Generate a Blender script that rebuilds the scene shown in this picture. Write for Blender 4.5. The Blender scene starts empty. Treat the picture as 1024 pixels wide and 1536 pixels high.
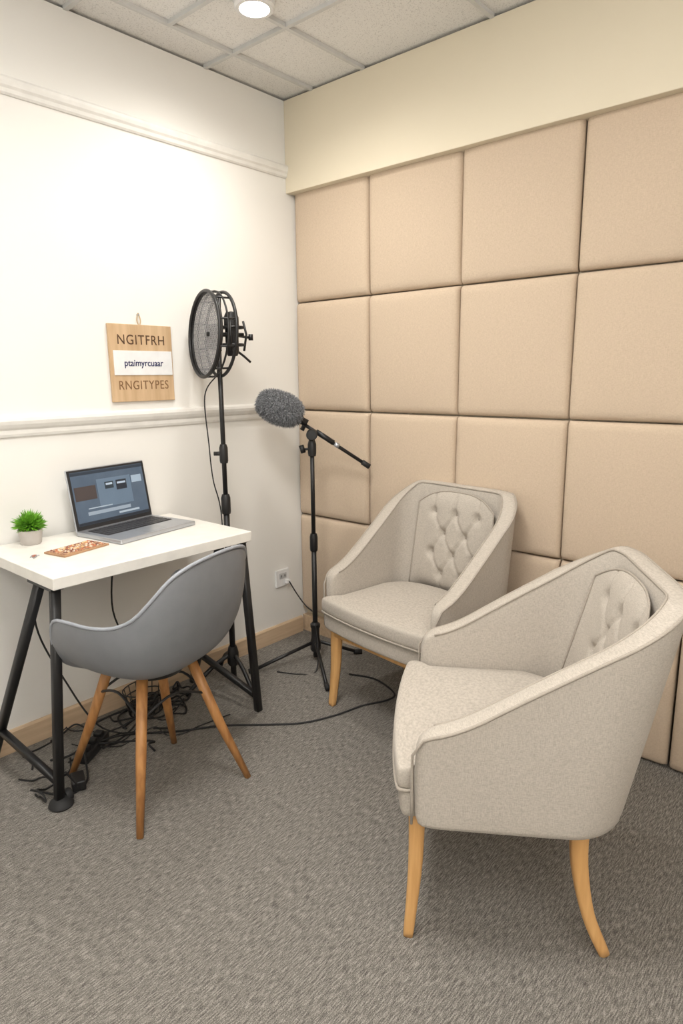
import bpy, math, random
from mathutils import Vector, Matrix, Euler
random.seed(7)
scene=bpy.context.scene
COL=bpy.context.collection
# ------------------------------------------------------------------ materials
def mat(name,col,rough=.6,metal=0,col2=None,nscale=20,bump=0,bscale=200,stretch=None,spec=.5,emit=None,estr=0,detail=3,sheen=0,alpha=None):
    m=bpy.data.materials.new(name);m.use_nodes=True;nt=m.node_tree;N=nt.nodes;L=nt.links
    b=N['Principled BSDF'];b.inputs['Roughness'].default_value=rough;b.inputs['Metallic'].default_value=metal
    b.inputs['Base Color'].default_value=(*col,1);b.inputs['Specular IOR Level'].default_value=spec
    if sheen:b.inputs['Sheen Weight'].default_value=sheen
    tc=N.new('ShaderNodeTexCoord');mp=N.new('ShaderNodeMapping');L.new(tc.outputs['Object'],mp.inputs[0])
    if stretch:mp.inputs['Scale'].default_value=stretch
    if col2 is None: col2=tuple(c*.93 for c in col)
    n=N.new('ShaderNodeTexNoise');n.inputs['Scale'].default_value=nscale;n.inputs['Detail'].default_value=detail;L.new(mp.outputs[0],n.inputs[0])
    r=N.new('ShaderNodeValToRGB');r.color_ramp.elements[0].position=.35;r.color_ramp.elements[1].position=.65
    r.color_ramp.elements[0].color=(*col2,1);r.color_ramp.elements[1].color=(*col,1)
    L.new(n.outputs['Fac'],r.inputs[0]);L.new(r.outputs[0],b.inputs['Base Color'])
    if bump:
        n2=N.new('ShaderNodeTexNoise');n2.inputs['Scale'].default_value=bscale;n2.inputs['Detail'].default_value=2;L.new(mp.outputs[0],n2.inputs[0])
        bp=N.new('ShaderNodeBump');bp.inputs['Strength'].default_value=bump;bp.inputs['Distance'].default_value=.003
        L.new(n2.outputs['Fac'],bp.inputs['Height']);L.new(bp.outputs[0],b.inputs['Normal'])
    if emit:
        b.inputs['Emission Color'].default_value=(*emit,1);b.inputs['Emission Strength'].default_value=estr
    return m
def fabric(name,c1,c2,sc=420):
    m=bpy.data.materials.new(name);m.use_nodes=True;nt=m.node_tree;N=nt.nodes;L=nt.links
    b=N['Principled BSDF'];b.inputs['Roughness'].default_value=.92;b.inputs['Specular IOR Level'].default_value=.15;b.inputs['Sheen Weight'].default_value=.08
    tc=N.new('ShaderNodeTexCoord')
    outs=[]
    for s in ((sc*.12,sc*.12,sc),(sc,sc,sc*.12)):
        mp=N.new('ShaderNodeMapping');mp.inputs['Scale'].default_value=s;L.new(tc.outputs['Object'],mp.inputs[0])
        n=N.new('ShaderNodeTexNoise');n.inputs['Scale'].default_value=1;n.inputs['Detail'].default_value=1;L.new(mp.outputs[0],n.inputs[0]);outs.append(n)
    ad=N.new('ShaderNodeMath');ad.operation='ADD';L.new(outs[0].outputs['Fac'],ad.inputs[0]);L.new(outs[1].outputs['Fac'],ad.inputs[1])
    hf=N.new('ShaderNodeMath');hf.operation='MULTIPLY';hf.inputs[1].default_value=.5;L.new(ad.outputs[0],hf.inputs[0])
    r=N.new('ShaderNodeValToRGB');r.color_ramp.elements[0].position=.36;r.color_ramp.elements[1].position=.62
    r.color_ramp.elements[0].color=(*c2,1);r.color_ramp.elements[1].color=(*c1,1)
    L.new(hf.outputs[0],r.inputs[0]);L.new(r.outputs[0],b.inputs['Base Color'])
    bp=N.new('ShaderNodeBump');bp.inputs['Strength'].default_value=.15;bp.inputs['Distance'].default_value=.0012
    L.new(hf.outputs[0],bp.inputs['Height']);L.new(bp.outputs[0],b.inputs['Normal'])
    return m
def wood(name,c1,c2,axis='z',sc=1):
    st={'z':(60*sc,60*sc,5*sc),'x':(5*sc,60*sc,60*sc),'y':(60*sc,5*sc,60*sc)}[axis]
    return mat(name,c1,.45,col2=c2,nscale=1,stretch=st,bump=.05,bscale=1,detail=5)

M_wall=mat('white_wall_paint',(.83,.815,.78),.75,col2=(.82,.805,.77),nscale=3,bump=.04,bscale=300)
M_soffit=mat('cream_wall_paint',(.77,.695,.545),.75,col2=(.76,.685,.535),nscale=3,bump=.05,bscale=250)
M_trim=mat('white_trim_paint',(.83,.815,.78),.45)
M_oakbase=wood('oak_baseboard',(.66,.50,.34),(.56,.41,.27),'x')
M_panel=fabric('acoustic_fabric',(.625,.505,.385),(.535,.425,.318),900)
M_chair=fabric('armchair_linen',(.545,.495,.435),(.40,.36,.312),850)
M_pipe=fabric('armchair_piping',(.42,.375,.32),(.35,.31,.265),700)
M_beech=wood('beech_wood',(.72,.42,.17),(.62,.34,.125),'z')
M_oakleg=wood('oak_leg_wood',(.50,.245,.085),(.35,.155,.05),'z')
M_shell=mat('grey_plastic',(.225,.235,.255),.45,bump=.03,bscale=500)
M_black=mat('black_metal',(.012,.012,.013),.42,spec=.5)
M_rub=mat('black_rubber',(.015,.015,.016),.7)
M_desk=mat('white_laminate',(.86,.835,.78),.35)
M_alu=mat('aluminium',(.50,.52,.56),.35,metal=.7)
M_key=mat('black_keys',(.02,.02,.022),.5)
M_screen=mat('laptop_screen',(.05,.07,.10),.2,col2=(.03,.045,.07),nscale=9,emit=(.10,.14,.19),estr=.55)
M_ply=wood('plywood_board',(.64,.455,.28),(.52,.35,.20),'z',.6)
M_ink=mat('burnt_ink',(.10,.05,.025),.8)
M_ink2=mat('faded_ink',(.24,.13,.06),.8)
M_navy=mat('navy_ink',(.02,.02,.10),.6)
M_white=mat('white_plastic',(.85,.85,.85),.4)
M_pot=mat('concrete_pot',(.55,.51,.48),.8,bump=.2,bscale=300)
M_leaf=mat('grass_leaf',(.22,.52,.04),.5,col2=(.10,.30,.02),nscale=60)
M_fur=mat('grey_fur',(.42,.43,.45),.9,col2=(.09,.095,.105),nscale=150)
M_cord=mat('jute_cord',(.6,.45,.28),.9)
def carpet():
    m=bpy.data.materials.new('grey_carpet');m.use_nodes=True;nt=m.node_tree;N=nt.nodes;L=nt.links
    b=N['Principled BSDF'];b.inputs['Roughness'].default_value=.95;b.inputs['Specular IOR Level'].default_value=.1
    tc=N.new('ShaderNodeTexCoord')
    def nz(s,sc,d,rot=0):
        mp=N.new('ShaderNodeMapping');mp.inputs['Scale'].default_value=s;mp.inputs['Rotation'].default_value=(0,0,rot);L.new(tc.outputs['Object'],mp.inputs[0])
        n=N.new('ShaderNodeTexNoise');n.inputs['Scale'].default_value=sc;n.inputs['Detail'].default_value=d;L.new(mp.outputs[0],n.inputs[0]);return n.outputs['Fac']
    a=nz((42,320,1),1,2);c=nz((360,400,1),1,1)
    def mth(op,x,y):
        k=N.new('ShaderNodeMath');k.operation=op
        for i,q in enumerate((x,y)):
            if isinstance(q,(int,float)):k.inputs[i].default_value=q
            else:L.new(q,k.inputs[i])
        return k.outputs[0]
    s=mth('ADD',mth('MULTIPLY',a,.55),mth('MULTIPLY',c,.45))
    r=N.new('ShaderNodeValToRGB');el=r.color_ramp.elements;el[0].position=.36;el[1].position=.64
    el[0].color=(.083,.077,.070,1);el[1].color=(.365,.342,.308,1)
    k=el.new(.5);k.color=(.190,.177,.159,1)
    L.new(s,r.inputs[0]);L.new(r.outputs[0],b.inputs['Base Color'])
    bp=N.new('ShaderNodeBump');bp.inputs['Strength'].default_value=.4;bp.inputs['Distance'].default_value=.003
    L.new(s,bp.inputs['Height']);L.new(bp.outputs[0],b.inputs['Normal'])
    return m
M_carpet=carpet()
def tilemat():
    m=mat('ceiling_tile',(.84,.83,.81),.9,col2=(.62,.61,.595),nscale=230,bump=.3,bscale=180)
    r=[n for n in m.node_tree.nodes if n.type=='VALTORGB'][0]
    r.color_ramp.elements[0].position=.33;r.color_ramp.elements[1].position=.45
    return m
M_tile=tilemat()
M_tbar=mat('ceiling_grid_metal',(.66,.66,.65),.5)

# ------------------------------------------------------------------ geometry helpers
def link(o,parent=None):
    COL.objects.link(o)
    if parent:o.parent=parent
    return o
def empty(name,loc=(0,0,0),rz=0,sc=(1,1,1)):
    o=bpy.data.objects.new(name,None);o.empty_display_size=.1;o.location=loc;o.rotation_euler=(0,0,rz);o.scale=sc;return link(o)
def mesh(name,vs,fs,m,parent=None,smooth=True,subsurf=0):
    me=bpy.data.meshes.new(name);me.from_pydata([tuple(v) for v in vs],[],fs);me.update()
    import bmesh
    bm=bmesh.new();bm.from_mesh(me);bmesh.ops.recalc_face_normals(bm,faces=bm.faces);bm.to_mesh(me);bm.free()
    if smooth:
        for p in me.polygons:p.use_smooth=True
    me.materials.append(m);o=bpy.data.objects.new(name,me);link(o,parent)
    if subsurf:
        s=o.modifiers.new('s','SUBSURF');s.levels=s.render_levels=subsurf
    return o
def box(name,c,d,m,parent=None,bev=0,rot=(0,0,0),seg=3):
    x,y,z=[k/2 for k in d]
    vs=[(-x,-y,-z),(x,-y,-z),(x,y,-z),(-x,y,-z),(-x,-y,z),(x,-y,z),(x,y,z),(-x,y,z)]
    fs=[(0,3,2,1),(4,5,6,7),(0,1,5,4),(1,2,6,5),(2,3,7,6),(3,0,4,7)]
    o=mesh(name,vs,fs,m,parent,smooth=False);o.location=c;o.rotation_euler=rot
    if bev:
        b=o.modifiers.new('b','BEVEL');b.width=bev;b.segments=seg;b.limit_method='NONE'
        for p in o.data.polygons:p.use_smooth=True
        w=o.modifiers.new('w','WEIGHTED_NORMAL')
    return o
def boxes(name,items,m,parent=None):
    vs=[];fs=[]
    for c,d in items:
        x,y,z=[k/2 for k in d];k=len(vs)
        vs+=[(c[0]+a*x,c[1]+b*y,c[2]+e*z) for e in(-1,1) for a,b in((-1,-1),(1,-1),(1,1),(-1,1))]
        fs+=[tuple(k+q for q in f) for f in [(0,3,2,1),(4,5,6,7),(0,1,5,4),(1,2,6,5),(2,3,7,6),(3,0,4,7)]]
    return mesh(name,vs,fs,m,parent,smooth=False)
def catmull(pts,n=8,closed=False):
    P=[Vector(p) for p in pts];out=[];k=len(P)
    rng=range(k) if closed else range(k-1)
    for i in rng:
        if closed:a,b,c,d=P[(i-1)%k],P[i],P[(i+1)%k],P[(i+2)%k]
        else:a,b,c,d=P[max(i-1,0)],P[i],P[i+1],P[min(i+2,k-1)]
        for j in range(n):
            t=j/n
            out.append(.5*((2*b)+(c-a)*t+(2*a-5*b+4*c-d)*t*t+(3*b-a-3*c+d)*t**3))
    if not closed:out.append(P[-1])
    return out
def tube(name,pts,r,m,parent=None,smoothn=0,seg=10,square=False,closed=False,up0=None):
    P=[Vector(p) for p in pts]
    k0=len(P)
    rr=r if isinstance(r,(list,tuple)) else [r]*k0
    if smoothn:
        Q=catmull(P,smoothn,closed)
        R=[]
        for i in range(len(Q)):
            f=i/smoothn;a=min(int(f),k0-1);b=(a+1)%k0 if closed else min(a+1,k0-1);R.append(rr[a]*(1-(f-a))+rr[b]*(f-a))
        P,rr=Q,R
    n=len(P);vs=[];fs=[]
    prev=None
    for i,p in enumerate(P):
        if closed:t=(P[(i+1)%n]-P[i-1]).normalized()
        else:t=(P[min(i+1,n-1)]-P[max(i-1,0)]).normalized()
        if prev is None:
            ref=Vector(up0) if up0 else (Vector((0,0,1)) if abs(t.z)<.8 else Vector((1,0,0)))
            a=t.cross(ref).normalized()
        else:
            a=(prev-t*prev.dot(t)).normalized()
        prev=a;b=t.cross(a)
        for j in range(seg):
            th=2*math.pi*j/seg
            c,s=math.cos(th),math.sin(th)
            if square:
                q=(abs(c)**5+abs(s)**5)**(-1/5);c*=q;s*=q
            vs.append(p+(a*c+b*s)*rr[i])
    for i in range(n if closed else n-1):
        i2=(i+1)%n
        for j in range(seg):
            j2=(j+1)%seg;fs.append((i*seg+j,i*seg+j2,i2*seg+j2,i2*seg+j))
    if not closed:
        fs.append(tuple(range(seg)));fs.append(tuple((n-1)*seg+j for j in range(seg)))
    return mesh(name,vs,fs,m,parent)
def lathe(name,prof,m,parent=None,seg=32,loc=(0,0,0),rot=(0,0,0)):
    vs=[];fs=[];n=len(prof)
    for r,z in prof:
        for j in range(seg):
            t=2*math.pi*j/seg;vs.append((r*math.cos(t),r*math.sin(t),z))
    for i in range(n-1):
        for j in range(seg):
            j2=(j+1)%seg;fs.append((i*seg+j,i*seg+j2,(i+1)*seg+j2,(i+1)*seg+j))
    fs.append(tuple(range(seg)));fs.append(tuple((n-1)*seg+j for j in range(seg)))
    o=mesh(name,vs,fs,m,parent);o.location=loc;o.rotation_euler=rot
    e=o.modifiers.new('e','EDGE_SPLIT');e.split_angle=math.radians(40)
    return o
def extrude_profile(name,prof,x0,x1,m,parent=None):
    n=len(prof);vs=[(x0,y,z) for y,z in prof]+[(x1,y,z) for y,z in prof]
    fs=[(i,(i+1)%n,n+(i+1)%n,n+i) for i in range(n)]+[tuple(range(n)),tuple(range(n,2*n))]
    return mesh(name,vs,fs,m,parent,smooth=False)
def text(name,s,size,m,parent,loc,rot,sx=1,ext=.0006,font_w=0,sp=1):
    c=bpy.data.curves.new(name,'FONT');c.body=s;c.size=size;c.align_x='CENTER';c.align_y='CENTER';c.extrude=ext;c.offset=font_w;c.space_character=sp
    t=bpy.data.objects.new(name+'_tmp',c);COL.objects.link(t)
    dg=bpy.context.evaluated_depsgraph_get();me=bpy.data.meshes.new_from_object(t.evaluated_get(dg))
    bpy.data.objects.remove(t)
    me.materials.clear();me.materials.append(m)
    o=bpy.data.objects.new(name,me);link(o,parent);o.location=loc;o.rotation_euler=rot;o.scale=(sx,1,1);return o

# ------------------------------------------------------------------ room shell
H=2.6357;X0=-3.9;Y0=-3.9
box('floor',((X0+.1)/2,Y0/2+.05,-.05),(-X0+.3,-Y0+.3,.1),M_carpet)
box('ceiling',((X0+.1)/2,Y0/2+.05,H+.06),(-X0+.3,-Y0+.3,.1),M_tile)
box('wall_left',(X0/2,.05,H/2),(-X0+.2,.1,H),M_wall)
box('wall_right',(.10,Y0/2,H/2),(.1,-Y0,H),M_soffit)
box('wall_front',(X0-.05,Y0/2,H/2),(.1,-Y0+.2,H),M_wall)
box('wall_back',(X0/2,Y0-.05,H/2),(-X0+.2,.1,H),M_wall)
box('trim_soffit',(.005,Y0/2,(2.234+H)/2),(.09,-Y0,H-2.234),M_soffit,bev=.003)
g=empty('ceiling_grid')
xs=[-.49,-1.09,-1.69,-2.29,-2.89,-3.49];ys=[-.18,-.48,-1.08,-1.68,-2.28,-2.88,-3.48]
for i,x in enumerate(xs):box('bar_x_%d'%i,(x,Y0/2,H+.004),(.017,-Y0,.016),M_tbar,g)
for i,y in enumerate(ys):box('bar_y_%d'%i,(X0/2-.02,y,H+.0045),(-X0-.04,.017,.016),M_tbar,g)
box('bar_short',(-.79,-.33,H+.004),(.017,.30,.016),M_tbar,g)
extrude_profile('trim_1',[(0,2.300),(-.006,2.300),(-.012,2.306),(-.014,2.318),(-.020,2.326),(-.022,2.338),(-.022,2.348),(-.014,2.356),(0,2.358)],X0,-.04,M_trim)
extrude_profile('trim_2',[(0,1.176),(-.008,1.176),(-.012,1.186),(-.012,1.200),(-.020,1.208),(-.027,1.220),(-.030,1.232),(-.027,1.243),(-.014,1.250),(0,1.250)],X0,0,M_trim)
extrude_profile('baseboard_left',[(0,0),(-.014,0),(-.014,.080),(-.008,.0875),(0,.0875)],X0,0,M_oakbase)
box('baseboard_right',(.035,Y0/2,.045),(.04,-Y0,.09),M_oakbase)
ap=empty('acoustic_wall_panels')
ycols=[-.003,-.469,-.944,-1.427,-1.905,-2.385,-2.865,-3.345]
zrows=[2.30,1.7356,1.2079,.661,.125]
def panel(name,ya,yb,za,zb,xf,th,parent,tilt=0):
    g=.0026
    w=abs(yb-ya)-2*g;hh=abs(zb-za)-2*g
    n=18;vs=[];fs=[]
    def idx(i,j):return i*(n+1)+j
    def warp(t):return .5-.5*math.cos(math.pi*t)
    for i in range(n+1):
        for j in range(n+1):
            a=warp(i/n);b=warp(j/n)
            ea=min(a,1-a)*w;eb=min(b,1-b)*hh
            def rd(e,r=.019):
                return 0 if e>=r else (r-math.sqrt(max(r*r-(r-e)**2,0)))
            d=min(rd(ea)+rd(eb),.028)
            puff=.009*(1-(2*a-1)**4)*(1-(2*b-1)**4)
            vs.append((d-puff+.006,(a-.5)*w,(b-.5)*hh))
    for i in range(n):
        for j in range(n):fs.append((idx(i,j),idx(i+1,j),idx(i+1,j+1),idx(i,j+1)))
    ring=[idx(i,0) for i in range(n+1)]+[idx(n,j) for j in range(1,n+1)]+[idx(i,n) for i in range(n-1,-1,-1)]+[idx(0,j) for j in range(n-1,0,-1)]
    base=len(vs)
    for k in ring:
        v=vs[k];vs.append((th,v[1],v[2]))
    m=len(ring)
    for k in range(m):fs.append((ring[k],ring[(k+1)%m],base+(k+1)%m,base+k))
    fs.append(tuple(base+k for k in range(m)))
    o=mesh(name,vs,fs,M_panel,parent);o.location=(xf,(ya+yb)/2,(za+zb)/2)
    o.rotation_euler=(random.uniform(-.003,.003),tilt+random.uniform(-.012,.012),random.uniform(-.012,.012))
    return o
k=0
for r in range(4):
    for c in range(7):
        k+=1;panel('panel_%d'%k,ycols[c],ycols[c+1],zrows[r],zrows[r+1],random.uniform(-.006,.004),.046,ap)
lp=empty('acoustic_floor_panels')
for c,(a,b) in enumerate([(-1.44,-1.903),(-1.907,-2.38),(-2.384,-2.86)]):
    panel('panel_%d'%c,a,b,.003,.515,-.10,.07,lp)

# ------------------------------------------------------------------ lights
dl=empty('ceiling_downlight',(-.685,-.528,H))
lathe('housing',[(.060,.0),(.070,-.003),(.070,-.022),(.064,-.028),(.052,-.028),(.050,-.018),(.0,-.018)],M_white,dl)
M_glow=mat('lamp_lens',(1,1,1),.5,emit=(1,.98,.94),estr=25)
lathe('lens',[(.0,-.020),(.050,-.020),(.049,-.025),(.0,-.028)],M_glow,dl)
def light(kind,name,loc,power,size=None,rot=(0,0,0),color=(1,.95,.87),size_y=None,parent=None,**kw):
    l=bpy.data.lights.new(name,kind);l.energy=power;l.color=color
    if kind=='AREA':
        l.size=size
        if size_y:l.shape='RECTANGLE';l.size_y=size_y
    elif size:l.shadow_soft_size=size
    for a,b in kw.items():setattr(l,a,b)
    o=bpy.data.objects.new(name,l);link(o,parent);o.location=loc;o.rotation_euler=rot;return o
light('SPOT','downlight_lamp',(0,0,-.05),38,.06,color=(1,.96,.895),parent=dl,spot_size=math.radians(168),spot_blend=1.0)
for i,(x,y,p) in enumerate([(-1.69,-1.38,32),(-2.99,-1.98,11),(-1.99,-3.18,9)]):  # invented ceiling panels out of view, added as fill light for the room
    f=empty('ceiling_light_panel' if i==0 else 'ceiling_light_panel.%03d'%i,(x,y,H))
    box('frame',(0,0,-.002),(.60,.60,.012),M_white,f,bev=.003)
    light('AREA','panel_lamp',(0,0,-.012),p,.56,color=(1,.97,.925),parent=f)
# added uplighter, out of view behind the camera, to brighten the ceiling
ul=empty('uplighter_floor_lamp',(-3.35,-3.3,0))
lathe('base',[(0,0),(.14,0),(.14,.015),(.02,.03),(0,.03)],M_black,ul)
tube('pole',[(0,0,.02),(0,0,1.72)],.013,M_black,ul)
lathe('bowl',[(.0,1.70),(.06,1.71),(.15,1.78),(.16,1.80),(.15,1.80),(.06,1.725),(.0,1.72)],M_white,ul)
light('AREA','uplight_lamp',(0,0,1.81),62,.28,rot=(math.pi,0,0),color=(1,.975,.94),parent=ul)

# ------------------------------------------------------------------ desk
dk=empty('white_desk',(0,0,0))
DZ=.80
box('top',((-1.585-.812)/2,(-.556-.022)/2,DZ-.019),(.773,.534,.038),M_desk,dk,bev=.003)
def flat(name,a,b,w,parent,m=M_black):return tube(name,[a,b],w,m,parent,seg=16,square=True)
for sx,nm in ((-1,'left'),(1,'right')):
    if sx<0:
        ft=(-1.562,-.515,.762);ff=(-1.592,-.452,.02);bt=(-1.562,-.420,.762);bf=(-1.650,-.045,.0)
    else:
        ft=(-.835,-.520,.762);ff=(-.748,-.482,.0);bt=(-.835,-.400,.762);bf=(-.765,-.05,.0)
    flat('front_leg_'+nm,ft,ff,.0145,dk);flat('rear_leg_'+nm,bt,bf,.0145,dk)
    def lerp(a,b,t):return tuple(a[i]*(1-t)+b[i]*t for i in range(3))
    flat('brace_'+nm,lerp(ff,ft,.09),lerp(bf,bt,.22),.012,dk)
    box('mount_'+nm,((ft[0]+bt[0])/2,-.45,.757),(.04,.16,.010),M_black,dk)
lathe('foot_disc',[(.0,0),(.036,0),(.040,.006),(.036,.016),(.018,.03),(.0,.03)],M_rub,dk,loc=(-1.588,-.455,0))
lathe('caster',[(.0,-.011),(.019,-.011),(.022,-.006),(.022,.006),(.019,.011),(.0,.011)],M_rub,dk,loc=(-1.560,-.448,.022),rot=(0,math.pi/2,0))

# ------------------------------------------------------------------ laptop
lt=empty('laptop',(-1.082,-.205,DZ),math.radians(9))
box('base',(0,0,.009),(.365,.25,.016),M_alu,lt,bev=.004)
box('keyboard_well',(0,.035,.0172),(.31,.118,.0012),M_key,lt)
boxes('keys',[((-.144+c*.0222,.083-r*.0232,.0186),(.0185,.019,.002)) for r in range(5) for c in range(14)],mat('key_caps',(.05,.05,.055),.45),lt)
box('trackpad',(0,-.075,.0172),(.10,.065,.0008),mat('trackpad',(.42,.44,.47),.3,metal=.5),lt,bev=.0003)
sc=empty('lid_pivot',(0,.122,.014));sc.parent=lt;sc.rotation_euler=(-math.radians(9),0,0);sc.scale=(1,1,.955)
box('lid',(0,.003,.122),(.365,.007,.244),M_alu,sc,bev=.003)
box('bezel',(0,-.0012,.122),(.357,.0016,.236),M_key,sc)
box('display',(0,-.0022,.126),(.337,.0012,.212),M_screen,sc)
def ui(n,x,z,w,h,c,e=.5):
    box('ui_'+n,(x,-.0032,z),(w,.0006,h),mat('ui_'+n,c,.4,emit=c,estr=e),sc)
ui('bar',0,.224,.337,.012,(.02,.03,.045));ui('dark',-.115,.145,.095,.055,(.05,.04,.04));ui('pane',.02,.135,.16,.115,(.09,.13,.18),.6)
for q,(x,z,w_,h_,c) in enumerate([(-.005,.163,.04,.028,(.02,.03,.04)),(.053,.158,.05,.04,(.015,.02,.03)),(.13,.172,.05,.03,(.25,.32,.4)),(-.02,.062,.20,.014,(.22,.27,.33)),(.07,.044,.10,.008,(.3,.36,.42)),(-.06,.082,.11,.004,(.3,.36,.42)),(0,.026,.337,.010,(.015,.02,.03))]):
    box('ui_%d'%q,(x,-.0038,z),(w_,.0006,h_),mat('ui_%d'%q,c,.4,emit=c,estr=.5),sc)
for q,(x,z,w_,h_) in enumerate([(-.005,.168,.03,.008),(.053,.166,.04,.008)]):
    box('ui_t%d'%q,(x,-.0044,z),(w_,.0006,h_),mat('ui_t%d'%q,(.33,.4,.48),.4,emit=(.33,.4,.48),estr=.5),sc)

# plant
pl=empty('potted_grass_plant',(-1.437,-.085,DZ))
lathe('pot',[(.0,.0),(.030,.0),(.034,.004),(.041,.05),(.041,.053),(.037,.053),(.035,.044),(.0,.044)],M_pot,pl)
vs=[];fs=[]
for i in range(700):
    th=random.uniform(0,2*math.pi);ph=math.acos(random.uniform(-.25,1))
    d=Vector((math.sin(ph)*math.cos(th),math.sin(ph)*math.sin(th),math.cos(ph)))
    c=Vector((0,0,.062));b=c+d*.012;L=random.uniform(.042,.062)
    s=d.cross(Vector((random.random(),random.random(),random.random()))).normalized()*.0035
    mid=c+d*(L*.65)+Vector((0,0,.002));tip=c+d*L+Vector((random.uniform(-.006,.006),random.uniform(-.006,.006),random.uniform(-.004,.008)))
    k=len(vs);vs+= [b-s*.5,b+s*.5,mid+s,mid-s,tip];fs+=[(k,k+1,k+2,k+3),(k+3,k+2,k+4)]
mesh('foliage',vs,fs,M_leaf,pl,smooth=False)
tr=empty('patterned_wooden_tray',(-1.372,-.292,DZ),math.radians(12))
M_trayp=mat('patterned_wood',(.55,.33,.19),.6,col2=(.22,.10,.06),nscale=140)
box('board',(0,0,.0035),(.185,.105,.007),wood('tray_wood',(.50,.30,.16),(.35,.19,.10),'x'),tr,bev=.002)
box('pattern',(0,0,.0075),(.172,.092,.0015),M_trayp,tr)
cols=[mat('bead_%d'%i,c,.4) for i,c in enumerate([(.50,.16,.07),(.75,.52,.26),(.20,.07,.05),(.7,.6,.5)])]
for q,cm in enumerate(cols):
    vs=[];fs=[]
    for i in range(34):
        x=random.uniform(-.08,.08);y=random.uniform(-.042,.042);a=random.uniform(.0025,.005);k=len(vs)
        vs+=[(x-a,y-a,.008),(x+a,y-a,.008),(x+a,y+a,.008),(x-a,y+a,.008),(x,y,.012)]
        fs+=[(k,k+1,k+4),(k+1,k+2,k+4),(k+2,k+3,k+4),(k+3,k,k+4),(k,k+3,k+2,k+1)]
    mesh('beads_%d'%q,vs,fs,cm,tr,smooth=False)
cp=empty('metal_clip',(-1.512,-.279,DZ),.5)
tube('wire_1',[(-.016,-.008,.003),(.0,-.004,.004),(.016,.004,.003),(.010,.010,.003),(-.008,.004,.003)],.0018,M_alu,cp,smoothn=5,seg=6)
tube('wire_2',[(-.012,.008,.003),(.004,.010,.006),(.018,-.004,.003)],.0018,M_alu,cp,smoothn=5,seg=6)
box('tag',(.0,.002,.0055),(.014,.008,.005),mat('clip_red',(.45,.18,.12),.5),cp,bev=.001)

# ------------------------------------------------------------------ wall sign
sg=empty('hanging_wooden_sign',(-.889,0,1.435))
box('board',(0,-.008,0),(.288,.012,.303),M_ply,sg,bev=.002)
box('label',(.004,-.0155,.001),(.268,.003,.096),M_white,sg,bev=.0008)
R90=(math.pi/2,0,0)
text('lettering_top','NGITFRH',.054,M_ink,sg,(0,-.0146,.090),R90,.90,sp=1.12)
text('lettering_label','ptaimyrcuaar',.037,M_navy,sg,(.004,-.0176,.0),R90,.92,font_w=.0003)
text('lettering_bottom','RNGITYPES',.050,M_ink2,sg,(0,-.0146,-.088),R90,.84,sp=1.12)
tube('cord',[(-.004,-.008,.150),(-.010,-.008,.170),(-.003,-.008,.196),(.006,-.008,.170),(.002,-.008,.150)],.0022,M_cord,sg,smoothn=6,seg=6)
lathe('nail',[(0,0),(.004,0),(.004,.010),(0,.010)],M_alu,sg,loc=(-.003,0,.19),rot=R90)
ou=empty('wall_outlet',(-.142,0,.339))
box('plate',(0,-.006,0),(.092,.012,.092),M_white,ou,bev=.003)
box('socket',(0,-.013,.012),(.05,.004,.03),mat('socket_grey',(.55,.55,.55),.5),ou,bev=.001)
for i,dx in enumerate((-.012,.012)):box('slot_%d'%i,(dx,-.0155,.012),(.004,.001,.012),M_key,ou)
box('plug',(.026,-.022,-.022),(.026,.022,.022),M_white,ou,bev=.003)

# ------------------------------------------------------------------ grey shell chair
ch=empty('grey_shell_chair',(-1.270,-.600,0),0)
SR=math.radians(15)
ZB=.452
rim=[(0,.205,.472),(.10,.208,.474),(.180,.200,.488),(.232,.182,.535),(.262,.160,.610),(.278,.125,.668),(.290,.05,.680),(.288,-.03,.676),(.276,-.11,.684),(.256,-.170,.712),(.226,-.215,.765),(.185,-.250,.818),(.12,-.275,.848),(0,-.285,.858)]
full=rim+[(-x,y,z) for x,y,z in rim[-2:0:-1]]
full=catmull(full,3,closed=True)
N=len(full);NR=12;vs=[(0,-.02,ZB)];fs=[]
for k in range(1,NR+1):
    r=k/NR
    for p in full:
        gx=1-(1-r)**1.75
        hz=r**2.6 if p.y<.15 else r**2.2
        vs.append((p.x*gx,-.02+(p.y+.02)*gx,ZB+(p.z-ZB)*hz))
for j in range(N):fs.append((0,1+j,1+(j+1)%N))
for k in range(NR-1):
    for j in range(N):
        a=1+k*N+j;b=1+k*N+(j+1)%N;fs.append((a,b,b+N,a+N))
sh=mesh('shell',vs,fs,M_shell,ch);sh.rotation_euler=(0,0,SR);sh.location=(-.022,.0,0)
s=sh.modifiers.new('t','SOLIDIFY');s.thickness=.007;s.offset=0
s=sh.modifiers.new('s','SUBSURF');s.levels=s.render_levels=1
lp_=tube('rim_lip',[Vector(p) for p in full],.0058,mat('grey_lip',(.33,.35,.39),.45),ch,closed=True,seg=8);lp_.rotation_euler=(0,0,SR);lp_.location=(-.022,0,0)
legs=[(-.235,-.190),(.185,-.205),(.145,.180),(-.210,.285)]
for i,(x,y) in enumerate(legs):
    tube('leg_%d'%(i+1),[(x*.42-.022,y*.42,.460),(x*.72-.012,y*.72,.21),(x,y,0)],[.018,.0165,.011],M_oakleg,ch,seg=14)
zc=.33
for i in range(4):
    a=legs[i];b=legs[(i+1)%4]
    f=.42+.58*(.460-zc)/.460
    tube('brace_%d'%i,[(a[0]*f-.018,a[1]*f,zc),(b[0]*f*.5+a[0]*f*.5-.018,b[1]*f*.5+a[1]*f*.5,.375),(b[0]*f-.018,b[1]*f,zc)],.0045,M_black,ch,smoothn=5,seg=8)
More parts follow.
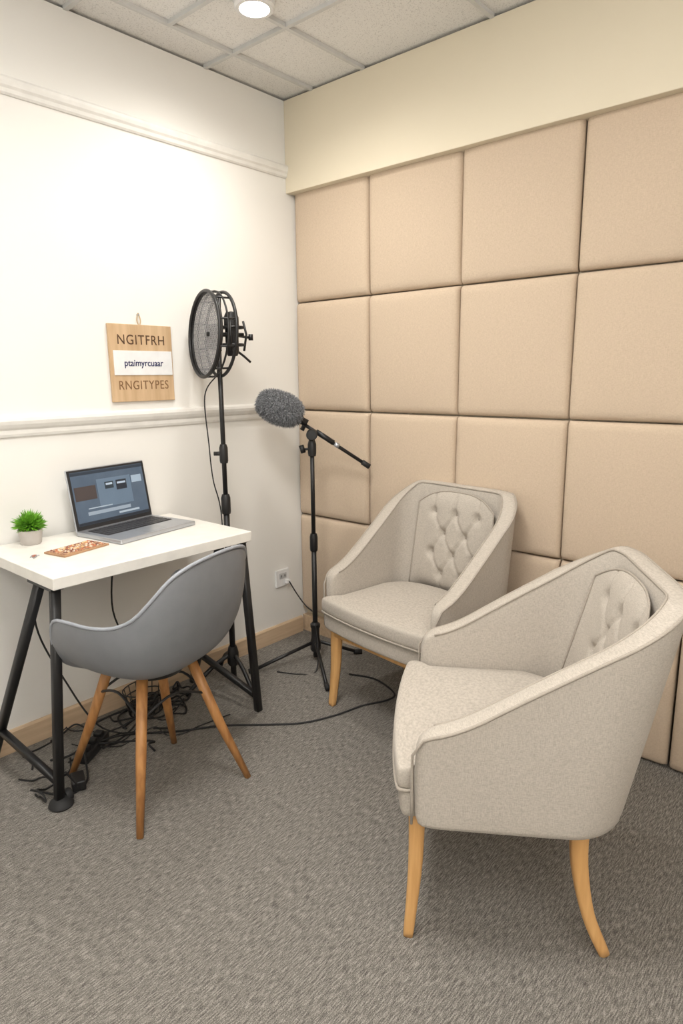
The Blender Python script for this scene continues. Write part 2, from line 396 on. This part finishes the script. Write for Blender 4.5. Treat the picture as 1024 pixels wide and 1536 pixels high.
lathe('seat_mount',[(0,.422),(.09,.422),(.11,.447),(0,.457)],M_black,ch,loc=(-.022,0,0))

# ------------------------------------------------------------------ armchairs
def armchair(name,loc,rz,scl,lean,by=.275,rise=.347,hw_=.228,bx_=.06):
    A=empty(name,loc,rz,scl)
    w=.298;yb=.275;r=.150;t=.060;yf=-.285;zb=.350
    path=[]
    n1=16
    for i in range(n1):
        path.append((Vector((-w,yf+(yb-r-yf)*i/n1)),Vector((-1,0))))
    na=14
    for i in range(na):
        a=math.pi-(math.pi/2)*i/na
        path.append((Vector((-w+r+r*math.cos(a),yb-r+r*math.sin(a))),Vector((math.cos(a),math.sin(a)))))
    for i in range(11):
        path.append((Vector((-w+r+(2*w-2*r)*i/10,yb)),Vector((0,1))))
    right=[(Vector((-p.x,p.y)),Vector((-n.x,n.y))) for p,n in path[:n1+na]][::-1]
    path=path+right
    T=len(path)
    def sm(x):x=max(0,min(1,x));return x*x*(3-2*x)
    def top(y,x):
        s=max(0,min(1,(y-yf)/(yb-yf)))
        s2=min(1,s/.95)
        z=.588+rise*(.80*s2**1.75+.20*sm(s2))
        z-=.028*max(0,1-(y-yf)/.05)**2
        return z
    def pos(p,n,o,z):
        s=max(0,min(1,(p.y-yf)/(yb-yf)))
        bk=sm((s-.35)/.6)
        hz=(z-zb)/.61
        fl=.008*hz
        return Vector((p.x+n.x*(o+fl),p.y+n.y*(o+fl)+lean*bk*hz,z))
    vs=[];fs=[];rings=[]
    outer_edge=[];inner_edge=[]
    for k,(p,n) in enumerate(path):
        zt=top(p.y,p.x)
        e=min(k,T-1-k);sq=[.45,.80,.95][e] if e<3 else 1
        pp=p.copy()
        hw=t/2*sq
        loop=[]
        for f in (0,.02,.2,.4,.6,.8,.93):loop.append((hw,zb+(zt-.022-zb)*f))
        loop+=[(hw,zt-.012),(hw*.90,zt-.003),(hw*.5,zt),(0,zt+.001),(-hw*.5,zt),(-hw*.90,zt-.003),(-hw,zt-.012)]
        for f in (.93,.8,.6,.4,.2,.02,0):loop.append((-hw,zb+(zt-.022-zb)*f))
        rings.append(len(loop))
        for o,z in loop:vs.append(pos(pp,n,o,z))
        outer_edge.append(pos(pp,n,hw*.98,zt-.006));inner_edge.append(pos(pp,n,-hw*.98,zt-.006))
    m=rings[0]
    for k in range(T-1):
        for j in range(m):
            j2=(j+1)%m;fs.append((k*m+j,k*m+j2,(k+1)*m+j2,(k+1)*m+j))
    fs.append(tuple(range(m)));fs.append(tuple((T-1)*m+j for j in range(m)))
    mesh('tub_frame',vs,fs,M_chair,A,subsurf=1)
    zf=lambda k:[pos(path[k][0],path[k][1],t/2*.62,z)+Vector((0,-.004,0)) for z in (.355,.42,.49,.535)]
    oe=[*zf(0)]+outer_edge[1:-1]+[*zf(T-1)][::-1]
    tube('piping_outer',oe,.0040,M_pipe,A,seg=8)
    tube('piping_inner',inner_edge[2:-2],.0034,M_pipe,A,seg=8)
    def pillow(nm,outl,z0,z1,rad,crown,mt,cy):
        O=catmull([(x,y,0) for x,y in outl],5,closed=True);K=len(O);vs=[];fs=[]
        lv=[(.0,z0),(.6,z0),(.95,z0),(.985,z0+rad*.3),(1,z0+rad),(1,(z0+z1)/2),(1,z1-rad),(.985,z1-rad*.3),(.955,z1),(.8,z1+crown*.5),(.5,z1+crown*.9),(.0,z1+crown)]
        for q,(s_,z) in enumerate(lv):
            for p in O:
                if s_>.9:
                    d=Vector((p.x,p.y-cy,0));L=d.length;ins=(1-s_)*.25
                    d=d*((L-ins)/L);vs.append((d.x,cy+d.y,z))
                else:
                    vs.append((p.x*max(s_,.001),cy+(p.y-cy)*max(s_,.001),z))
        for q in range(len(lv)-1):
            for j in range(K):
                j2=(j+1)%K;fs.append((q*K+j,q*K+j2,(q+1)*K+j2,(q+1)*K+j))
        fs.append(tuple(range(K)));fs.append(tuple((len(lv)-1)*K+j for j in range(K)))
        mesh(nm,vs,fs,mt,A,subsurf=1)
        return O
    cush=[(-.280,-.335),(-.15,-.352),(0,-.358),(.15,-.352),(.280,-.335),(.300,-.315),(.297,-.292),(.272,-.276),(.268,-.2),(.268,0),(.262,.10),(.20,.19),(.10,.225),(0,.23),(-.10,.225),(-.20,.19),(-.262,.10),(-.268,0),(-.268,-.2),(-.272,-.276),(-.297,-.292),(-.300,-.315)]
    O=pillow('seat_cushion',cush,.428,.492,.018,.014,M_chair,-.05)
    tube('cushion_piping',[(p.x*.995,p.y+.002,.430) for p in O],.0045,M_pipe,A,closed=True,seg=8)
    rail=[(x*.985,(y+.012 if y<-.25 else y)) for x,y in cush]
    pillow('seat_front_rail',rail,.352,.426,.014,.0,M_chair,-.05)
    box('under_rail_front',(0,-.285,.338),(.50,.028,.030),M_beech,A,bev=.004)
    box('under_rail_left',(-.255,-.03,.338),(.028,.50,.030),M_beech,A,bev=.004)
    box('under_rail_right',(.255,-.03,.338),(.028,.50,.030),M_beech,A,bev=.004)
    box('under_rail_back',(0,.225,.338),(.50,.028,.030),M_beech,A,bev=.004)
    for i,sx in enumerate((-1,1)):
        tube('front_leg_%d'%(i+1),[(sx*.252,-.275,.350),(sx*.255,-.277,.21),(sx*.262,-.287,.08),(sx*.268,-.295,0)],[.024,.021,.017,.0145],M_beech,A,smoothn=4,seg=16,square=True,up0=(1,0,0))
        tube('back_leg_%d'%(i+1),[(sx*.235,by-.085,.350),(sx*.240,by-.080,.23),(sx*.250,by-.050,.10),(sx*.262,by,0)],[.026,.023,.018,.015],M_beech,A,smoothn=4,seg=16,square=True,up0=(1,0,0))
    # tufted inner back
    z0=.475;z1=.561+rise
    btn=[];dz=(z1-.103-.545)/4*1.0
    dz=(z1-.095-.545)/3;rows=[.545+dz*i for i in range(4)]
    for i,z in enumerate(rows):
        xs_=(-2*bx_,0,2*bx_) if i%2==1 else (-bx_,bx_)
        for x in xs_:btn.append((x,z))
    segs=[]
    for i,a in enumerate(btn):
        for b in btn[i+1:]:
            if abs(abs(a[0]-b[0])-bx_)<.01 and abs(abs(a[1]-b[1])-dz)<.01:segs.append((a,b))
    for a in btn:
        if a[1]==rows[-1]:segs.append((a,(a[0],z1-.02)))
        if a[1]==rows[0]:segs.append((a,(a[0],z0)))
    def base(x,z):
        hz=(z-zb)/.61;y=yb-t/2
        ri=r-t/2;ex=abs(x)-(w-r)
        s=1
        if ex>0:
            y=yb-r+math.sqrt(max(ri*ri-ex*ex,0))
            s=max(0,min(1,(yb-r+(y-(yb-r))*r/ri-yf)/(yb-yf)))
        return y+lean*sm((s-.35)/.6)*hz
    def surf(x,z):
        a=abs(x)/hw_;c=abs((z-(z0+z1)/2)/((z1-z0)/2))
        p=.030*(1-min(a,1)**6)*(1-min(c,1)**8)+.002
        for bx,bz in btn:
            d2=(x-bx)**2+(z-bz)**2
            if d2<.01:p-=.023*math.exp(-d2/(2*.014**2))
        cr=0
        for (ax,az),(bx,bz) in segs:
            dx,dz_=bx-ax,bz-az;tt=max(0,min(1,((x-ax)*dx+(z-az)*dz_)/(dx*dx+dz_*dz_)))
            d2=(x-ax-dx*tt)**2+(z-az-dz_*tt)**2
            if d2<.0012:cr=max(cr,.009*math.exp(-d2/(2*.0055**2)))
        return base(x,z)-p+cr*(1-min(a,1)**6)
    NX,NZ=84,80;vs=[];fs=[]
    for i in range(NX+1):
        for j in range(NZ+1):
            x=-hw_+2*hw_*i/NX;zn=j/NZ
            zt=z1-.060*(abs(x)/hw_)**3
            z=z0+(zt-z0)*zn
            xx=x*(1-.10*zn)
            vs.append((xx,surf(xx,z),z))
    for i in range(NX):
        for j in range(NZ):
            a=i*(NZ+1)+j;fs.append((a,a+NZ+1,a+NZ+2,a+1))
    mesh('tufted_back',vs,fs,M_chair,A)
    brd=[vs[j] for j in range(0,NZ+1,4)]+[vs[i*(NZ+1)+NZ] for i in range(4,NX+1,4)]+[vs[NX*(NZ+1)+j] for j in range(NZ-4,-1,-4)]
    tube('back_seam',[(x,y-.001,z) for x,y,z in brd],.0034,M_pipe,A,seg=8)
    for i,(x,z) in enumerate(btn):
        lathe('button_%d'%i,[(0,-.003),(.0085,-.003),(.0095,0),(.006,.004),(0,.005)],M_pipe,A,seg=14,loc=(x,surf(x,z)-.001,z),rot=(math.pi/2,0,0))
    return A
armchair('tufted_armchair',(-.310,-.978,0),math.radians(-98),(.96,.82,.985),.07)
armchair('tufted_armchair.001',(-.897,-1.680,0),math.radians(213),(.99,.85,.99),.135,by=.262,rise=.315,hw_=.252,bx_=.066)

# ------------------------------------------------------------------ boom stand with furry microphone
bs=empty('boom_microphone_stand',(-.232,-.328,0))
Rv=Vector((.659,-.752,0))
tube('pole_lower',[(0,0,.02),(0,0,.62)],.0125,M_black,bs,seg=16)
tube('pole_upper',[(0,0,.60),(0,0,1.10)],.0100,M_black,bs,seg=16)
lathe('height_clamp',[(0,.56),(.017,.56),(.019,.57),(.019,.63),(.015,.645),(0,.645)],M_black,bs)
lathe('hub',[(0,.05),(.020,.05),(.026,.06),(.026,.10),(.020,.12),(.02,.17),(.024,.175),(.024,.19),(.014,.20),(0,.20)],M_black,bs)
for i,f in enumerate([(-.305,.135,.009),(-.20,-.26,.009),(.195,-.12,.009)]):
    fv=Vector(f);d=Vector((f[0],f[1],0)).normalized()
    tube('leg_%d'%(i+1),[d*.022+Vector((0,0,.095)),fv],.0085,M_black,bs,seg=12)
    tube('foot_%d'%(i+1),[fv-d*.03+Vector((0,0,.008)),fv+d*.01+Vector((0,0,.003))],.012,M_rub,bs,seg=12)
def BP(r,z):return Rv*r+Vector((0,0,z))
lathe('boom_pivot',[(0,-.024),(.022,-.024),(.026,-.018),(.026,.018),(.022,.024),(0,.024)],M_black,bs,loc=BP(0,1.115)+Vector((-.01,-.01,0)),rot=(math.pi/2,0,math.radians(-48)))
tube('boom_arm',[BP(-.07,1.185),BP(.262,.965)],.0082,M_black,bs,seg=12)
tube('boom_sleeve',[BP(.02,1.128),BP(.10,1.075)],.0125,M_black,bs,seg=14)
tube('boom_ring_silver',[BP(.105,1.071),BP(.125,1.058)],.0115,M_alu,bs,seg=14)
tube('boom_counter_grip',[BP(.232,.985),BP(.266,.962)],.0125,M_rub,bs,seg=14)
tube('clutch_knob_1',[BP(.0,1.05),BP(-.045,1.045)],.006,M_black,bs,seg=10)
tube('clutch_knob_2',[BP(-.040,1.03),BP(-.050,1.065)],.012,M_black,bs,seg=10)
lathe('top_clamp',[(0,1.015),(.017,1.015),(.020,1.03),(.020,1.07),(.014,1.09),(0,1.09)],M_black,bs)
tube('shock_mount',[BP(-.045,1.135),BP(-.03,1.165),BP(-.055,1.205)],.011,M_black,bs,seg=10)
tube('mic_body',[BP(-.16,1.245),BP(-.02,1.165)],.017,M_black,bs,seg=14)
mc=BP(-.150,1.238)+Vector((-.01,-.02,0));ax=(Rv*.93+Vector((0,0,-.36))).normalized()
s1=ax.cross(Vector((0,0,1))).normalized();s2=ax.cross(s1).normalized()
vs=[];fs=[]
NU,NV=24,16
for i in range(NV+1):
    ph=math.pi*i/NV
    for j in range(NU):
        th=2*math.pi*j/NU
        vs.append(mc+ax*(.098*math.cos(ph))+(s1*math.cos(th)+s2*math.sin(th))*(.064*math.sin(ph)**.7))
for i in range(NV):
    for j in range(NU):
        fs.append((i*NU+j,i*NU+(j+1)%NU,(i+1)*NU+(j+1)%NU,(i+1)*NU+j))
for i in range(11000):
    ct=random.uniform(-1,1);ph=math.acos(ct);th=random.uniform(0,2*math.pi)
    rad=(s1*math.cos(th)+s2*math.sin(th))
    b=mc+ax*(.097*ct)+rad*(.063*math.sin(ph)**.7)
    n=(ax*ct*.7+rad*math.sin(ph)).normalized()
    j=Vector((random.gauss(0,1),random.gauss(0,1),random.gauss(0,1)))*.5
    d=(n+j).normalized();L=random.uniform(.012,.026)
    sd=d.cross(n+Vector((.01,.02,.03))).normalized()*.0011
    mid=b+d*L*.6+n*.002;tip=b+d*L+Vector((0,0,-.003))
    k=len(vs);vs+=[b-sd,b+sd,mid+sd*.8,mid-sd*.8,tip];fs+=[(k,k+1,k+2,k+3),(k+3,k+2,k+4)]
mesh('furry_windscreen',vs,fs,M_fur,bs,smooth=False)

# ------------------------------------------------------------------ pop-filter stand
ps=empty('pop_filter_microphone_stand',(-.665,-.225,0))
tube('pole_lower',[(0,0,.02),(0,0,.85)],.0130,M_black,ps,seg=16)
tube('pole_upper',[(0,0,.84),(0,0,1.56)],.0100,M_black,ps,seg=16)
lathe('collar_1',[(0,.80),(.018,.80),(.020,.81),(.020,.87),(.015,.885),(0,.885)],M_black,ps)
lathe('collar_2',[(0,1.02),(.016,1.02),(.018,1.03),(.018,1.085),(.013,1.10),(0,1.10)],M_black,ps)
tube('knob',[(0,0,1.06),(-.028,.03,1.06)],.009,M_black,ps,seg=10)
lathe('hub',[(0,.10),(.020,.10),(.026,.11),(.026,.16),(.018,.19),(0,.19)],M_black,ps)
for i,f in enumerate([(-.045,-.20),(.06,.180),(-.215,.07)]):
    d=Vector((f[0],f[1],0)).normalized()
    tube('leg_%d'%(i+1),[d*.02+Vector((0,0,.15)),d*.10+Vector((0,0,.11)),Vector((f[0],f[1],.0095))],.0095,M_black,ps,smoothn=5,seg=12)
nv=Vector((-.957,.288,0)).normalized();sv=Vector((.288,.957,0)).normalized();uv=Vector((.06,-.02,1)).normalized()
rc=Vector((-.030,.032,1.548))
RR=.170
def circ(c,rad,n=48):return [c+(sv*math.cos(2*math.pi*i/n)+uv*math.sin(2*math.pi*i/n))*rad for i in range(n)]
tube('front_hoop',circ(rc+nv*.014,RR),.0072,M_black,ps,closed=True,seg=10)
tube('front_hoop_inner',circ(rc+nv*.004,RR-.004),.005,M_black,ps,closed=True,seg=8)
tube('rear_hoop',circ(rc-nv*.058,RR-.002),.0068,M_black,ps,closed=True,seg=10)
tube('mid_hoop',circ(rc-nv*.022,RR),.004,M_black,ps,closed=True,seg=8)
for i in range(10):
    a=2*math.pi*(i+.5)/10;q=(sv*math.cos(a)+uv*math.sin(a))*RR
    tube('hoop_spacer_%d'%i,[rc+nv*.012+q,rc-nv*.058+q*.988],.004,M_black,ps,seg=8)
vs=[];fs=[]
def wire(a,b,wd=.0012):
    d=(b-a).normalized();s_=d.cross(nv).normalized()*wd;k=len(vs)
    vs.extend([a-s_+nv*wd,a+s_+nv*wd,b+s_+nv*wd,b-s_+nv*wd,a-s_-nv*wd,a+s_-nv*wd,b+s_-nv*wd,b-s_-nv*wd])
    fs.extend([(k,k+1,k+2,k+3),(k+4,k+7,k+6,k+5),(k,k+4,k+5,k+1),(k+1,k+5,k+6,k+2),(k+2,k+6,k+7,k+3),(k+3,k+7,k+4,k)])
st=.0150;R2=RR-.006
for ang in (0,60,120):
    a=math.radians(ang);d=sv*math.cos(a)+uv*math.sin(a);e=-sv*math.sin(a)+uv*math.cos(a)
    k=-int(R2/st)
    while k*st<R2:
        o=k*st;L=math.sqrt(max(R2*R2-o*o,0))
        if L>.01:wire(rc+e*o-d*L,rc+e*o+d*L)
        k+=1
mesh('mesh_screen',vs,fs,mat('mesh_wire',(.34,.34,.35),.5),ps,smooth=False)
tube('vertical_bracket',[rc-nv*.05+uv*-.17,rc-nv*.05+uv*.17],.007,M_black,ps,seg=10)
tube('clamp_block',[rc-nv*.03+uv*-.06,rc-nv*.03+uv*.04],.024,M_black,ps,seg=12,square=True)
tube('cross_bar',[rc+nv*.01+sv*-.02,rc-nv*.15+sv*-.02],.009,M_black,ps,seg=10)
tube('cross_bar_side',[rc-nv*.02+sv*-.07,rc-nv*.02+sv*.07],.006,M_black,ps,seg=10)
mcn=rc-nv*.105+sv*(-.005)
lathe('condenser_mic',[(0,-.085),(.020,-.085),(.027,-.07),(.028,.02),(.031,.03),(.031,.07),(.022,.090),(0,.095)],M_black,ps,loc=mcn)
for q,zz in enumerate((-.040,.03)):
    tube('spider_hoop_%d'%q,[mcn+Vector((math.cos(2*math.pi*i/24)*.048,math.sin(2*math.pi*i/24)*.048,zz)) for i in range(24)],.0055,M_black,ps,closed=True,seg=8)
for i in range(4):
    a=math.pi/4+math.pi/2*i;q=Vector((math.cos(a)*.048,math.sin(a)*.048,0))
    tube('spider_arm_%d'%i,[mcn+q+Vector((0,0,-.065)),mcn+q*1.25,mcn+q+Vector((0,0,.055))],.0048,M_black,ps,seg=8)
tube('side_arm_1',[mcn,mcn-nv*.09+Vector((0,0,-.01))],.0055,M_black,ps,seg=8)
tube('side_arm_2',[mcn+Vector((0,0,-.05)),mcn-nv*.05+Vector((0,0,-.085)),mcn-nv*.08+Vector((0,0,-.11))],.005,M_black,ps,seg=8)
tube('side_knob',[mcn-nv*.085+Vector((0,0,-.02)),mcn-nv*.085+Vector((0,0,.005))],.010,M_black,ps,seg=10)
tube('hanging_cable',[(-.012,.012,1.38),(-.045,.05,1.30),(-.040,.045,1.10),(-.035,.035,.95),(-.012,.02,.80),(-.015,.015,.5),(-.012,.01,.3)],.0028,M_rub,ps,smoothn=8,seg=6)

# ------------------------------------------------------------------ cables
cb=empty('floor_cable_bundle',(0,0,0))
def cable(n,pts,r=.0035):
    tube(n,[(x,y,max(z,r)) for x,y,z in pts],r,M_rub,cb,smoothn=8,seg=6)
cable('long_cable',[(-1.22,-.22,.0),(-1.08,-.36,0),(-.931,-.469,0),(-.81,-.60,0),(-.707,-.701,0),(-.57,-.765,0),(-.442,-.797,0),(-.33,-.85,0),(-.262,-.83,0),(-.212,-.686,0),(-.25,-.56,0)],.004)
random.seed(21)
for q in range(14):
    x,y=random.uniform(-1.5,-.95),random.uniform(-.35,-.10);pts=[]
    a=random.uniform(0,6.28)
    for i in range(9):
        pts.append((x,y,random.choice([0,.0,.012,.03])));a+=random.uniform(-1.2,1.4)
        x+=math.cos(a)*.075;y+=math.sin(a)*.05;y=min(-.05,max(-.42,y));x=min(-.85,max(-1.62,x))
    cable('tangle_%d'%q,pts,random.choice([.0025,.0035,.004]))
cable('drop_1',[(-1.44,-.12,.74),(-1.46,-.10,.5),(-1.38,-.12,.25),(-1.30,-.18,.06),(-1.2,-.25,0)])
cable('drop_2',[(-1.10,-.06,.74),(-1.13,-.05,.45),(-1.05,-.08,.2),(-1.08,-.14,.04),(-1.2,-.18,0)])
cable('drop_3',[(-1.62,-.30,0),(-1.55,-.42,0),(-1.47,-.40,0),(-1.42,-.30,.05),(-1.36,-.22,.10)])
cable('drop_4',[(-1.57,-.47,.12),(-1.52,-.44,.03),(-1.50,-.36,0),(-1.44,-.22,0)])
tube('wall_cable',[(-.116,-.034,.317),(-.13,-.10,.27),(-.17,-.20,.24),(-.22,-.30,.245)],.0035,M_rub,cb,smoothn=8,seg=6)
cable('base_cable',[(-.245,-.34,.2),(-.27,-.38,.1),(-.33,-.42,0),(-.40,-.38,0),(-.45,-.28,0)],.003)
pa=empty('power_strip',(-1.36,-.24,0),.6)
box('body',(0,0,.02),(.17,.05,.038),M_rub,pa,bev=.006)
for i in(-1,0,1):box('socket_%d'%(i+1),(i*.05,0,.045),(.03,.032,.02),M_black,pa,bev=.004)
pb=empty('power_adapter',(-1.50,-.40,0),1.2)
box('body',(0,0,.02),(.075,.045,.036),M_black,pb,bev=.006)
wb=empty('wire_cable_basket',(-1.06,-.13,0))
for i in range(4):
    z=.006+i*.035;s_=.055+.006*i
    tube('hoop_%d'%i,[(s_*1.3*math.cos(2*math.pi*k/20),s_*math.sin(2*math.pi*k/20),z) for k in range(20)],.0028,M_black,wb,closed=True,seg=6)
for k in range(16):
    a=2*math.pi*k/16;tube('rib_%d'%k,[(.055*1.3*math.cos(a),.055*math.sin(a),.004),(.073*1.3*math.cos(a),.073*math.sin(a),.112)],.002,M_black,wb,seg=6)
for k in range(3):
    tube('coil_%d'%k,[(.05*math.cos(2*math.pi*i/16),.035*math.sin(2*math.pi*i/16),.012+.022*k+.006*math.sin(i)) for i in range(16)],.006,M_rub,wb,closed=True,seg=8)

# ------------------------------------------------------------------ world, camera
w=bpy.data.worlds.new('world');scene.world=w;w.use_nodes=True
w.node_tree.nodes['Background'].inputs[0].default_value=(1,.97,.92,1);w.node_tree.nodes['Background'].inputs[1].default_value=.3
pitch,roll,yaw,f=.2070,-.0092,.7198,976.34
F=Vector((math.cos(yaw),math.sin(yaw),0));R=Vector((math.sin(yaw),-math.cos(yaw),0));U=Vector((0,0,1))
fw=F*math.cos(pitch)-U*math.sin(pitch);up=F*math.sin(pitch)+U*math.cos(pitch)
cr,sr=math.cos(roll),math.sin(roll)
Rr=R*cr+up*sr;Ur=up*cr-R*sr
M=Matrix((( Rr.x,Ur.x,-fw.x,-2.4051),(Rr.y,Ur.y,-fw.y,-2.4109),(Rr.z,Ur.z,-fw.z,1.38),(0,0,0,1)))
cd=bpy.data.cameras.new('camera');cam=bpy.data.objects.new('camera',cd);link(cam);cam.matrix_world=M
cd.sensor_fit='VERTICAL';cd.sensor_height=36;cd.lens=f/1536*36;cd.clip_start=.02
scene.camera=cam
scene.view_settings.view_transform='Standard'
scene.view_settings.exposure=0
